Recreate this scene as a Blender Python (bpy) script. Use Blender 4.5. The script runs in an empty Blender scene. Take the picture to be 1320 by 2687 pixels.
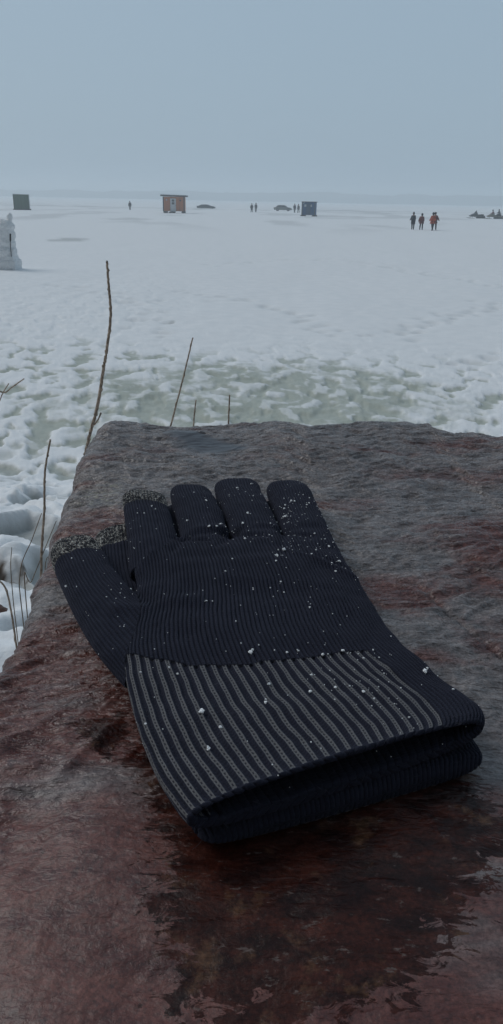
import bpy, bmesh, math, random
import numpy as np
from mathutils import Matrix, Vector
random.seed(7)
RNG = np.random.default_rng(11)
S = bpy.context.scene
COL = S.collection
R = math.radians

# ------------------------------------------------------------------ numpy noise
def _h(ix, iy, seed):
    h = (ix.astype(np.int64) * 374761393 + iy.astype(np.int64) * 668265263 + seed * 1442695041) & 0x7fffffff
    h = ((h ^ (h >> 13)) * 1274126177) & 0x7fffffff
    h = h ^ (h >> 16)
    return (h & 0xffff) / 65535.0 * 2 * np.pi

def pn(x, y, seed=0):
    x = np.asarray(x, float); y = np.asarray(y, float)
    x, y = np.broadcast_arrays(x, y)
    ix = np.floor(x); iy = np.floor(y); fx = x - ix; fy = y - iy
    u = fx * fx * fx * (fx * (fx * 6 - 15) + 10); v = fy * fy * fy * (fy * (fy * 6 - 15) + 10)
    def g(dx, dy):
        a = _h(ix + dx, iy + dy, seed)
        return np.cos(a) * (fx - dx) + np.sin(a) * (fy - dy)
    a = g(0, 0); b = g(1, 0); c = g(0, 1); d = g(1, 1)
    return ((a + (b - a) * u) * (1 - v) + (c + (d - c) * u) * v) * 1.5

def fbm(x, y, seed=0, octs=4, gain=.5, lac=2.03):
    t = 0; a = 1
    for o in range(octs):
        t = t + a * pn(x, y, seed + o * 17); x = x * lac; y = y * lac; a *= gain
    return t

def ridged(x, y, seed=0, octs=4, gain=.5):
    t = 0; a = 1
    for o in range(octs):
        t = t + a * (1 - 2 * np.abs(pn(x, y, seed + o * 13))); x = x * 2.07; y = y * 2.07; a *= gain
    return t

def sst(a, b, x):
    t = np.clip((x - a) / (b - a), 0, 1)
    return t * t * (3 - 2 * t)

# ------------------------------------------------------------------ objects
def tag(o, label=None, cat=None, group=None, kind=None):
    if label: o['label'] = label
    if cat: o['category'] = cat
    if group: o['group'] = group
    if kind: o['kind'] = kind
    return o

def link(name, me, mat=None, parent=None, loc=None):
    o = bpy.data.objects.new(name, me); COL.objects.link(o)
    if mat is not None:
        me.materials.clear(); me.materials.append(mat)
    if parent is not None: o.parent = parent
    if loc is not None: o.location = loc
    return o

def empty(name, loc=(0, 0, 0), rz=0):
    o = bpy.data.objects.new(name, None); COL.objects.link(o)
    o.location = loc; o.rotation_euler = (0, 0, rz); o.empty_display_size = .2
    return o

def mesh(name, verts, faces, smooth=True):
    me = bpy.data.meshes.new(name)
    verts = np.asarray(verts, dtype=np.float32)
    if isinstance(faces, np.ndarray) and faces.ndim == 2:
        nf, k = faces.shape
        me.vertices.add(len(verts)); me.vertices.foreach_set('co', verts.ravel())
        me.loops.add(nf * k); me.loops.foreach_set('vertex_index', faces.astype(np.int32).ravel())
        me.polygons.add(nf); me.polygons.foreach_set('loop_start', (np.arange(nf) * k).astype(np.int32))
        me.update(calc_edges=True)
    else:
        me.from_pydata([tuple(map(float, v)) for v in verts], [], [tuple(f) for f in faces])
    me.polygons.foreach_set('use_smooth', np.full(len(me.polygons), smooth, dtype=bool))
    me.update()
    return me

def attr(me, name, vals):
    a = me.attributes.new(name, 'FLOAT', 'POINT')
    a.data.foreach_set('value', np.asarray(vals, dtype=np.float32).ravel())

def gridfaces(ny, nx, wrap=False):
    i = np.arange(ny - 1)[:, None] * nx
    j = np.arange(nx if wrap else nx - 1)[None, :]
    j2 = (j + 1) % nx
    return np.stack([i + j, i + j2, i + nx + j2, i + nx + j], -1).reshape(-1, 4)

class MB:                                              # small mesh builder
    def __init__(s): s.v = []; s.f = []
    def add(s, vs, fs):
        b = len(s.v); s.v += [tuple(v) for v in vs]; s.f += [tuple(b + i for i in f) for f in fs]; return s
    def box(s, c, d, rz=0, taper=1.0):
        x, y, z = d[0] / 2, d[1] / 2, d[2] / 2
        vs = []
        for k, t in ((-1, 1), (1, taper)):
            for a, b in ((-1, -1), (1, -1), (1, 1), (-1, 1)):
                px, py = a * x * t, b * y * t
                vs.append((c[0] + px * math.cos(rz) - py * math.sin(rz), c[1] + px * math.sin(rz) + py * math.cos(rz), c[2] + k * z))
        return s.add(vs, [(3, 2, 1, 0), (4, 5, 6, 7), (0, 1, 5, 4), (1, 2, 6, 5), (2, 3, 7, 6), (3, 0, 4, 7)])
    def tube(s, pts, rad, n=8):
        pts = [Vector(p) for p in pts]; rings = []
        if not hasattr(rad, '__len__'): rad = [rad] * len(pts)
        up = Vector((0, 0, 1))
        for i, p in enumerate(pts):
            d = (pts[min(i + 1, len(pts) - 1)] - pts[max(i - 1, 0)]).normalized()
            a = d.cross(up if abs(d.z) < .95 else Vector((0, 1, 0))).normalized(); b = d.cross(a)
            rings += [p + (a * math.cos(2 * math.pi * k / n) + b * math.sin(2 * math.pi * k / n)) * rad[i] for k in range(n)]
        fs = [(i * n + k, i * n + (k + 1) % n, (i + 1) * n + (k + 1) % n, (i + 1) * n + k) for i in range(len(pts) - 1) for k in range(n)]
        fs += [tuple(range(n)), tuple(reversed(range((len(pts) - 1) * n, len(pts) * n)))]
        return s.add(rings, fs)
    def prism(s, prof, y0, y1, inset=None):            # profile in xz, extruded along y
        n = len(prof); c = inset or (lambda p, y: y)
        vs = [(p[0], c(p, y0), p[1]) for p in prof] + [(p[0], c(p, y1), p[1]) for p in prof]
        fs = [(i, (i + 1) % n, n + (i + 1) % n, n + i) for i in range(n)] + [tuple(reversed(range(n))), tuple(range(n, 2 * n))]
        return s.add(vs, fs)
    def ball(s, c, r, n=10, m=7):
        if not hasattr(r, '__len__'): r = (r, r, r)
        vs = [(c[0], c[1], c[2] - r[2])]
        for i in range(1, m):
            t = math.pi * i / m - math.pi / 2
            vs += [(c[0] + r[0] * math.cos(t) * math.cos(2 * math.pi * k / n), c[1] + r[1] * math.cos(t) * math.sin(2 * math.pi * k / n), c[2] + r[2] * math.sin(t)) for k in range(n)]
        vs.append((c[0], c[1], c[2] + r[2])); L = len(vs) - 1
        fs = [(0, 1 + (k + 1) % n, 1 + k) for k in range(n)]
        for i in range(m - 2):
            fs += [(1 + i * n + k, 1 + i * n + (k + 1) % n, 1 + (i + 1) * n + (k + 1) % n, 1 + (i + 1) * n + k) for k in range(n)]
        fs += [(1 + (m - 2) * n + k, 1 + (m - 2) * n + (k + 1) % n, L) for k in range(n)]
        return s.add(vs, fs)
    def build(s, name, mat, parent=None, smooth=False, bevel=0):
        me = bpy.data.meshes.new(name); me.from_pydata(s.v, [], s.f)
        bm = bmesh.new(); bm.from_mesh(me); bmesh.ops.recalc_face_normals(bm, faces=bm.faces)
        if bevel: bmesh.ops.bevel(bm, geom=list(bm.edges), offset=bevel, segments=2, affect='EDGES', profile=.5)
        bm.to_mesh(me); bm.free()
        me.polygons.foreach_set('use_smooth', np.full(len(me.polygons), smooth, dtype=bool)); me.update()
        return link(name, me, mat, parent)

def evaluated(me, mods):
    """mesh after modifiers, as new mesh data"""
    o = bpy.data.objects.new('tmp', me); COL.objects.link(o)
    for typ, props in mods:
        m = o.modifiers.new(typ, typ)
        for k, v in props.items(): setattr(m, k, v)
    return o

def bake(o):
    dg = bpy.context.evaluated_depsgraph_get(); dg.update()
    r = bpy.data.meshes.new_from_object(o.evaluated_get(dg))
    old = o.data; bpy.data.objects.remove(o); bpy.data.meshes.remove(old)
    return r

def skin(verts, edges, rad, sub=1):
    me = bpy.data.meshes.new('sk'); me.from_pydata(verts, edges, [])
    o = evaluated(me, [('SKIN', {'use_smooth_shade': True}), ('SUBSURF', {'levels': sub, 'render_levels': sub})])
    sv = me.skin_vertices[0].data
    for i, r in enumerate(rad):
        sv[i].radius = r if hasattr(r, '__len__') else (r, r); sv[i].use_root = (i == 0)
    r = bake(o)
    r.polygons.foreach_set('use_smooth', np.full(len(r.polygons), True, dtype=bool))
    return r

# ------------------------------------------------------------------ material helpers
class NT:
    def __init__(s, name):
        s.m = bpy.data.materials.new(name); s.m.use_nodes = True
        s.t = s.m.node_tree; s.b = s.t.nodes['Principled BSDF']; s.out = s.t.nodes['Material Output']
    def n(s, typ, **kw):
        n = s.t.nodes.new(typ)
        for k, v in kw.items():
            if k.startswith('i_'):
                n.inputs[k[2:].replace('_', ' ')].default_value = v
            else: setattr(n, k, v)
        return n
    def l(s, a, b): s.t.links.new(a, b)
    def attr(s, name): return s.n('ShaderNodeAttribute', attribute_name=name).outputs['Fac']
    def obj(s, scale=(1, 1, 1), rot=(0, 0, 0)):
        tc = s.n('ShaderNodeTexCoord'); mp = s.n('ShaderNodeMapping')
        mp.inputs['Scale'].default_value = scale; mp.inputs['Rotation'].default_value = rot
        s.l(tc.outputs['Object'], mp.inputs['Vector']); return mp.outputs[0]
    def noise(s, vec, scale, detail=4, rough=.55, dist=0):
        n = s.n('ShaderNodeTexNoise'); n.inputs['Scale'].default_value = scale; n.inputs['Detail'].default_value = detail
        n.inputs['Roughness'].default_value = rough; n.inputs['Distortion'].default_value = dist
        if vec is not None: s.l(vec, n.inputs['Vector'])
        return n.outputs['Fac']
    def ramp(s, fac, stops):
        r = s.n('ShaderNodeValToRGB'); e = r.color_ramp.elements
        while len(e) < len(stops): e.new(.5)
        for k, (p, c) in enumerate(stops):
            e[k].position = p; e[k].color = (c, c, c, 1) if not hasattr(c, '__len__') else (*c, 1)
        s.l(fac, r.inputs[0]); return r.outputs[0]
    def mix(s, fac, a, b, blend='MIX'):
        m = s.n('ShaderNodeMix', data_type='RGBA', blend_type=blend, clamp_factor=True)
        for sock, v in ((m.inputs[0], fac), (m.inputs[6], a), (m.inputs[7], b)):
            if hasattr(v, 'default_value') or hasattr(v, 'is_linked'): s.l(v, sock)
            elif hasattr(v, '__len__'): sock.default_value = (*v, 1)
            else: sock.default_value = v
        return m.outputs[2]
    def math(s, op, a, b=None, c=None, clamp=False):
        m = s.n('ShaderNodeMath', operation=op, use_clamp=clamp)
        for k, v in enumerate((a, b, c)):
            if v is None: continue
            if hasattr(v, 'is_linked'): s.l(v, m.inputs[k])
            else: m.inputs[k].default_value = v
        return m.outputs[0]
    def step(s, x, a, b):
        m = s.n('ShaderNodeMapRange', interpolation_type='SMOOTHSTEP'); s.l(x, m.inputs[0])
        m.inputs[1].default_value = a; m.inputs[2].default_value = b
        return m.outputs[0]
    def bump(s, h, strength, dist, prev=None):
        b = s.n('ShaderNodeBump'); b.inputs['Strength'].default_value = strength; b.inputs['Distance'].default_value = dist
        s.l(h, b.inputs['Height'])
        if prev is not None: s.l(prev, b.inputs['Normal'])
        return b.outputs[0]
    def set(s, **kw):
        for k, v in kw.items():
            i = s.b.inputs[k.replace('_', ' ')]
            if hasattr(v, 'is_linked'): s.l(v, i)
            elif hasattr(v, '__len__') and len(v) == 3: i.default_value = (*v, 1)
            else: i.default_value = v
        return s.m

def plain(name, col, rough=.6, var=.25, scale=6, spec=.3, metal=0.):
    t = NT(name); f = t.noise(t.obj(), scale, 5)
    c = t.mix(t.step(f, .3, .7), tuple(x * (1 - var) for x in col), tuple(min(1, x * (1 + var)) for x in col))
    return t.set(Base_Color=c, Roughness=rough, Specular_IOR_Level=spec, Metallic=metal)

# ------------------------------------------------------------------ camera, world, sun
HC = 2.5
F, PW, PH = 1991., 1320., 2687.
pitch = math.atan((PH / 2 - 524) / F); roll = R(1.17)
f_ = Vector((0, math.cos(pitch), -math.sin(pitch))); u_ = Vector((0, math.sin(pitch), math.cos(pitch))); r_ = Vector((1, 0, 0))
right = r_ * math.cos(roll) + u_ * math.sin(roll); up = -r_ * math.sin(roll) + u_ * math.cos(roll)
cam = bpy.data.cameras.new('camera'); co = bpy.data.objects.new('camera', cam); COL.objects.link(co)
M = Matrix((right, up, -f_)).transposed().to_4x4(); M.translation = (0, 0, HC); co.matrix_world = M
cam.sensor_fit = 'VERTICAL'; cam.sensor_height = 24; cam.sensor_width = 24; cam.lens = 24 * F / PH
cam.clip_start = .01; cam.clip_end = 6000
S.camera = co

SUN_EL, SUN_AZ = R(46), R(-66)          # azimuth measured from +Y towards +X
W = bpy.data.worlds.new('World'); S.world = W; W.use_nodes = True
nt = W.node_tree; bg = nt.nodes['Background']
sky = nt.nodes.new('ShaderNodeTexSky'); sky.sky_type = 'NISHITA'; sky.sun_disc = False
sky.sun_elevation = SUN_EL; sky.sun_rotation = SUN_AZ; sky.dust_density = 4; sky.air_density = 1.2; sky.ozone_density = 2
mx = nt.nodes.new('ShaderNodeMix'); mx.data_type = 'RGBA'; mx.inputs[0].default_value = .9
mx.inputs[7].default_value = (3.1, 4.15, 5.15, 1)     # a deck of cloud, brighter over the lake than behind the added rise
nt.links.new(sky.outputs[0], mx.inputs[6])
tc = nt.nodes.new('ShaderNodeTexCoord'); dt = nt.nodes.new('ShaderNodeVectorMath'); dt.operation = 'DOT_PRODUCT'
dt.inputs[1].default_value = Vector((.10, .94, .33)).normalized(); nt.links.new(tc.outputs['Generated'], dt.inputs[0])
mr = nt.nodes.new('ShaderNodeMapRange'); mr.interpolation_type = 'SMOOTHSTEP'; nt.links.new(dt.outputs['Value'], mr.inputs[0])
mr.inputs[1].default_value = -.25; mr.inputs[2].default_value = .88; mr.inputs[3].default_value = .30; mr.inputs[4].default_value = 1.02
m2 = nt.nodes.new('ShaderNodeMix'); m2.data_type = 'RGBA'; m2.blend_type = 'MULTIPLY'; m2.inputs[0].default_value = 1
nt.links.new(mx.outputs[2], m2.inputs[6]); nt.links.new(mr.outputs[0], m2.inputs[7]); nt.links.new(m2.outputs[2], bg.inputs[0]); bg.inputs[1].default_value = .1
sun = bpy.data.lights.new('sun', 'SUN'); sun.energy = 1.12; sun.angle = R(40); sun.color = (1, .99, .98)
so = bpy.data.objects.new('sun', sun); COL.objects.link(so)
sd = Vector((math.sin(SUN_AZ) * math.cos(SUN_EL), math.cos(SUN_AZ) * math.cos(SUN_EL), math.sin(SUN_EL)))
so.rotation_euler = sd.to_track_quat('Z', 'Y').to_euler(); so.location = (0, 0, 12)
S.view_settings.view_transform = 'Standard'; S.view_settings.look = 'None'
S.view_settings.exposure = 0; S.view_settings.gamma = 1
S.cycles.max_bounces = 8; S.cycles.volume_bounces = 3; S.cycles.use_denoising = True

# ------------------------------------------------------------------ ground: snow-covered lake and bank
def bank(x, y):
    z = 1.93 * (1 - sst(.45, 7.5, y))
    rear_blocker = np.clip(-.55 - y, 0, 3.2)  # unseen steep rise behind the camera, added to block the rear sky
    return z + rear_blocker * 1.7 + .25 * fbm(x * .7, y * .7, 5, 3) * sst(.7, 1.6, -y)

def trail(x, y, pts, step, w, seed):
    """dents of boot prints along a polyline"""
    g = np.random.default_rng(seed); pts = np.array(pts, float); d = np.zeros_like(x)
    seg = np.hypot(*np.diff(pts, axis=0).T); L = np.concatenate([[0], np.cumsum(seg)]); k = 0
    for s in np.arange(0, L[-1], step):
        px = np.interp(s, L, pts[:, 0]) + g.normal(0, w); py = np.interp(s, L, pts[:, 1]) + g.normal(0, w)
        r = g.uniform(.09, .17); m = (np.abs(x - px) < 1) & (np.abs(y - py) < 1)
        if m.any(): d[m] += np.exp(-(((x[m] - px) / r) ** 2 + ((y[m] - py) / r) ** 2))
    return np.clip(d, 0, 1.2)

def make_ground():
    fr = np.linspace(-.7, .7, 860); rest = np.linspace(.7, 2 * np.pi - .7, 64)[1:-1]
    th = np.concatenate([fr, rest])
    rr = np.concatenate([np.geomspace(.35, .9, 12)[:-1], np.geomspace(.9, 48, 560), np.geomspace(48, 1650, 90)[1:]])
    T, RR = np.meshgrid(th, rr)
    x = RR * np.sin(T); y = RR * np.cos(T)
    z = bank(x, y)
    far = sst(40, 15, RR)
    # trampled zone: lumps and pits
    near = sst(17.5, 11, y + .25 * x + 1.2 * fbm(x * .25, y * .25, 3, 2)) * sst(-.3, .9, y)
    left = sst(-.5, -5, x - .1 * (y - 14)) * sst(34, 14, y) * sst(-.3, .9, y)
    tr = np.maximum(near, .85 * left)
    st = np.interp(y, [2, 6, 9], [1.0, .62, .5])       # lumps drawn out along the shore track
    q = np.interp(y, [1.2, 3, 6, 9], [3.0, 2.1, 1.45, 1.25]); x_, y_ = x, y; x = x * q; y = np.interp(y, [-9, 1.2, 3, 6, 9, 2000], [-30, 0, 4.6, 9.9, 13.9, 2503])
    wx = x + .16 * pn(x * 1.7, y * 1.2, 21) + .05 * pn(x * 5, y * 4, 23); wy = y + .2 * pn(x * 1.6, y * 1.1, 22)
    a = fbm(wx * 2.1, wy * 2.1 * .62, 31, 3, .42)
    b = fbm(wx * 5.0, wy * 3.2, 41, 3, .5)
    pit = sst(-.02, .45, a + .18 * b)                  # 0..1 deep places
    billow = np.abs(pn(wx * 2.3, wy * 1.5, 51)) + .5 * np.abs(pn(wx * 5.1, wy * 3.4, 52)) + .12 * np.abs(pn(wx * 11, wy * 8, 53))
    x, y = x_, y_
    amp = np.interp(y, [.6, 2.0, 5, 9, 14], [.042, .06, .048, .036, .034])
    z = z + tr * (-amp * pit + amp * .6 * (billow - .4)) + tr * .006 * fbm(x * 9, y * 7, 61, 3)
    prints = np.zeros_like(x); gp = np.random.default_rng(77); front = np.abs(np.arctan2(x, y)) < .52
    for k in range(680):
        py = 2.2 + 13.5 * gp.random() ** .8; px = gp.uniform(-.6, .6) * py
        an = gp.normal(.5, .9); la, lb = gp.uniform(.14, .21), gp.uniform(.07, .10); dep = gp.uniform(.35, 1.0)
        r0, r1 = np.searchsorted(rr, [math.hypot(px, py) - .45, math.hypot(px, py) + .45]); c0, c1 = np.searchsorted(fr, [math.atan2(px, py) - .4 / py, math.atan2(px, py) + .4 / py])
        sl_ = (slice(r0, r1), slice(c0, min(c1, 860))); ex, ey = x[sl_] - px, y[sl_] - py
        u_1 = ex * math.cos(an) + ey * math.sin(an); v_1 = -ex * math.sin(an) + ey * math.cos(an)
        d2 = np.sqrt((v_1 / la) ** 2 + (u_1 / lb) ** 2)
        prints[sl_] = np.where(d2 < 1.7, np.minimum(prints[sl_], -dep * sst(1.25, .5, d2)) + .22 * np.exp(-((d2 - 1.25) / .22) ** 2), prints[sl_])
    prints = np.clip(prints, -1, .35) * tr
    z = z + np.interp(y, [2, 5, 9], [.05, .042, .013]) * prints
    # open snow: slight drifts, prints
    z = z + .03 * fbm(x * .35, y * .18, 71, 3) * sst(8, 20, RR) * sst(300, 60, RR) + .006 * fbm(x * 1.6, y * .8, 73, 2) * far
    tr2 = trail(x, y, [(-2.2, 23), (-.4, 21), (1.1, 18.5), (1.5, 16.5), (1.8, 15.2)], .3, .25, 1)
    tr2 += trail(x, y, [(6.9, 21.6), (6.2, 20.4), (4.2, 18), (3.4, 16.4), (2.6, 15.0)], .2, .3, 2)
    tr2 += trail(x, y, [(-2, 32.5), (1.2, 36), (4.0, 37.5), (6.2, 31), (8.2, 26), (9.2, 23)], .3, .25, 3)
    tr2 += trail(x, y, [(-6, 24), (-3.6, 21), (-2.4, 18), (-1.8, 15)], .25, .5, 4)
    tr2 += trail(x, y, [(3.2, 12.6), (4.2, 13.4), (5.5, 14.6)], .2, .2, 6)
    z = z - .04 * tr2
    # snow ridge that hides the foot of the dark car, ploughed banks along a track
    z = z + .33 * np.exp(-((y - 207.5) / 1.5) ** 2) * sst(-17.5, -15, x) * sst(-9.3, -11, x)
    z = z + .10 * np.exp(-((y - 196) / 4) ** 2) * (1 + .5 * pn(x * .2, y * .05, 3))
    # attributes
    core = np.exp(-(((x - .5) / 3.2) ** 2 + ((y - 10.2) / 2.7) ** 2) ** 2)
    crest = sst(.30, .62, billow - .35 * pit)
    slush = tr * np.clip(np.maximum(np.maximum(pit * (1 - .5 * crest), -.55 * prints), 1.05 * core * (1.0 - .6 * crest) * (.85 + .5 * fbm(x * 1.1, y * .8, 81, 3))), 0, 1)
    slush *= sst(16.5, 12.4, y + .8 * fbm(x * .5, y * .5, 83, 2)) * np.interp(y, [1.5, 3.5], [.5, 1])
    slush *= 1 - .8 * sst(1.4, 3.8, x - .1 * (y - 9) + .6 * fbm(x * .8, y * .8, 85, 2)) * (1 - sst(.5, 1, pit) * .7)
    def blob(cx, cy, sx, sy, n=.5): return sst(.35, .8, np.exp(-(((x - cx) / sx) ** 2 + ((y - cy) / sy) ** 2)) + n * .45 * fbm(x * 1.7 / sx, y * 1.7 / sy, int(abs(cx * 7) + 90), 3))
    grey = .75 * blob(-11.6, 49.3, 1.5, 2.6) + .5 * blob(-16.0, 101, 3.2, 7) + .6 * blob(-1.82, 16.9, .1, .2)
    wob = 3 * pn(x * .05, y * .01, 7)
    grey += .55 * np.exp(-((y - 208 + wob * 2 + .1 * x) / 9) ** 2) * sst(-.1, .5, fbm(x * .06, y * .02, 91, 3) + .25)
    grey += .8 * np.exp(-((y - 245 + wob * 3) / 12) ** 2) * sst(-5, 15, x) * sst(-.2, .35, fbm(x * .03, y * .02, 92, 3) + .15)
    grey += .45 * np.exp(-((y - 128 + wob) / 4) ** 2) * sst(5, 8, x) * sst(22, 12, x)
    grey += .4 * sst(.15, .5, fbm(x * .09, y * .03, 93, 3)) * sst(60, 100, y) * sst(420, 200, y)
    grey += .22 * tr2 + 1.0 * np.maximum(tr * pit * (1 - .5 * crest), -.85 * prints) * sst(8.5, 5, y + .6 * x + 1)
    earth = sst(-.55, -.9, y) * sst(-.25, .25, .3 + fbm(x * 1.2, y * 1.2, 95, 3))  # dark soil covering the added rise behind the camera
    e2 = np.exp(-(((x + .50) / .07) ** 2 + ((y - 1.28) / .06) ** 2)) + .5 * np.exp(-(((x + .40) / .04) ** 2 + ((y - 1.36) / .05) ** 2))
    earth = np.maximum(earth, sst(.3, .6, e2 + .6 * fbm(x * 22, y * 22, 97, 3) - .1) * sst(.02, .2, e2))
    z = z - .03 * sst(.2, .8, e2)
    v = np.stack([x, y, z], -1).reshape(-1, 3); n = len(th)
    fc = gridfaces(len(rr), n, wrap=True)[:, ::-1]
    c = len(v); v = np.vstack([v, [[0, 0, float(bank(np.array(0.), np.array(0.)))]]])
    me = mesh('ground', v, fc)
    bm = bmesh.new(); bm.from_mesh(me); bm.verts.ensure_lookup_table()
    for k in range(n): bm.faces.new((bm.verts[c], bm.verts[(k + 1) % n], bm.verts[k])).smooth = True
    bmesh.ops.recalc_face_normals(bm, faces=bm.faces); bm.to_mesh(me); bm.free()
    if me.polygons[len(me.polygons) // 2].normal.z < 0: me.flip_normals()
    for nme, val in (('slush', slush), ('grey', grey), ('earth', earth), ('rough', np.clip(tr, 0, 1) * sst(22, 8, RR))): attr(me, nme, np.append(np.clip(val, 0, 1).ravel(), 0))
    t = NT('snow'); vec = t.obj()
    c0 = t.mix(t.step(t.noise(vec, 3, 5), .3, .7), (.78, .80, .815), (.84, .85, .86))
    sl = t.math('MULTIPLY', t.attr('slush'), t.math('MULTIPLY_ADD', t.noise(vec, 8, 5, .6), 1.1, .5))
    slc = t.mix(t.noise(vec, 5, 4), (.33, .355, .295), (.45, .475, .405))
    c1 = t.mix(t.math('MULTIPLY', t.step(sl, .08, .95), .95), c0, slc)
    c1 = t.mix(t.math('MULTIPLY', t.attr('grey'), .8), c1, (.33, .345, .345))
    ec = t.mix(t.noise(vec, 30, 5), (.05, .035, .025), (.13, .10, .075))
    c1 = t.mix(t.attr('earth'), c1, ec)
    rgh = t.attr('rough'); h = t.bump(t.math('MULTIPLY', t.noise(vec, 20, 4, .55), rgh), .45, .02); h = t.bump(t.math('MULTIPLY', t.noise(vec, 120, 3, .6), rgh), .3, .004, h)
    rg = t.math('SUBTRACT', .75, t.math('MULTIPLY', t.attr('slush'), .35))
    t.set(Base_Color=c1, Roughness=rg, Specular_IOR_Level=.25, Normal=h)
    return tag(link('ground', me, t.m), kind='structure')
make_ground()

def make_hills():
    x = np.linspace(-1000, 1000, 500)
    base = 13 + 4.5 * fbm(x * .006, x * 0, 5, 4) + np.interp(x, [-600, -200, 100, 500], [-2.5, -1, 1, 3]) + 1.0 * fbm(x * .09, x * 0 + 9, 6, 3)
    y0 = 1330 - 60 * fbm(x * .002, x * 0 + 4, 8, 3)
    prof = [(-30, -1), (-12, .35), (0, .8), (20, 1), (60, .9), (110, .55), (150, -.3)]
    v = np.stack([np.stack([x, y0 + d, np.where(h < 0, -1, base * h * (1 + .07 * pn(x * .13, x * 0 + d, 9)))], -1) for d, h in prof])
    t = NT('far_forest'); c = t.mix(t.noise(t.obj(), .05, 5), (.05, .06, .055), (.13, .14, .14))
    t.set(Base_Color=c, Roughness=.9, Specular_IOR_Level=.1)
    return tag(link('hills', mesh('hills', v.reshape(-1, 3), gridfaces(len(prof), len(x))), t.m), kind='structure')
make_hills()

# ------------------------------------------------------------------ haze
hz = MB().box((0, 0, 9.0), (3400, 3400, 22.0)).build('haze', None)
hm = bpy.data.materials.new('haze_air'); hm.use_nodes = True; hn = hm.node_tree; hn.nodes.remove(hn.nodes['Principled BSDF'])
pv = hn.nodes.new('ShaderNodeVolumePrincipled'); pv.inputs['Color'].default_value = (.89, .96, 1, 1); pv.inputs['Density'].default_value = .0017; pv.inputs['Anisotropy'].default_value = .25
hn.links.new(pv.outputs[0], hn.nodes['Material Output'].inputs['Volume'])
hz.data.materials.clear(); hz.data.materials.append(hm); tag(hz, kind='stuff')

# ------------------------------------------------------------------ boulder
ZR = HC - .150                                          # level of the boulder's top
XL_Y = np.array([-.6, .05, .16, .228, .251, .291, .324, .358, .399, .448, .491, .545]); XL_X = np.array([-.09, -.088, -.088, -.088, -.0855, -.0895, -.092, -.096, -.100, -.104, -.106, -.103])
YF_X = np.array([-.15, -.102, -.053, -.022, .018, .030, .040, .066, .090, .128, .134, .173, .30, .6]); YF_Y = np.array([.528, .529, .524, .528, .537, .530, .517, .522, .534, .537, .520, .506, .48, .45])

def inpoly(x, y, poly):
    r = np.zeros(x.shape, bool); n = len(poly)
    for i in range(n):
        x0, y0 = poly[i]; x1, y1 = poly[(i + 1) % n]
        if y0 == y1: continue
        r ^= ((y0 > y) != (y1 > y)) & (x < (x1 - x0) * (y - y0) / (y1 - y0) + x0)
    return r

def polymask(x, y, poly, soft):
    """1 inside, 0 outside, ramps over +-soft"""
    d = np.full(x.shape, 9.); n = len(poly)
    for i in range(n):
        ax, ay = poly[i]; bx, by = poly[(i + 1) % n]; ex, ey = bx - ax, by - ay
        t = np.clip(((x - ax) * ex + (y - ay) * ey) / (ex * ex + ey * ey), 0, 1)
        d = np.minimum(d, np.hypot(x - ax - t * ex, y - ay - t * ey))
    return np.clip(.5 + np.where(inpoly(x, y, poly), d, -d) / (2 * soft), 0, 1)

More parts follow.
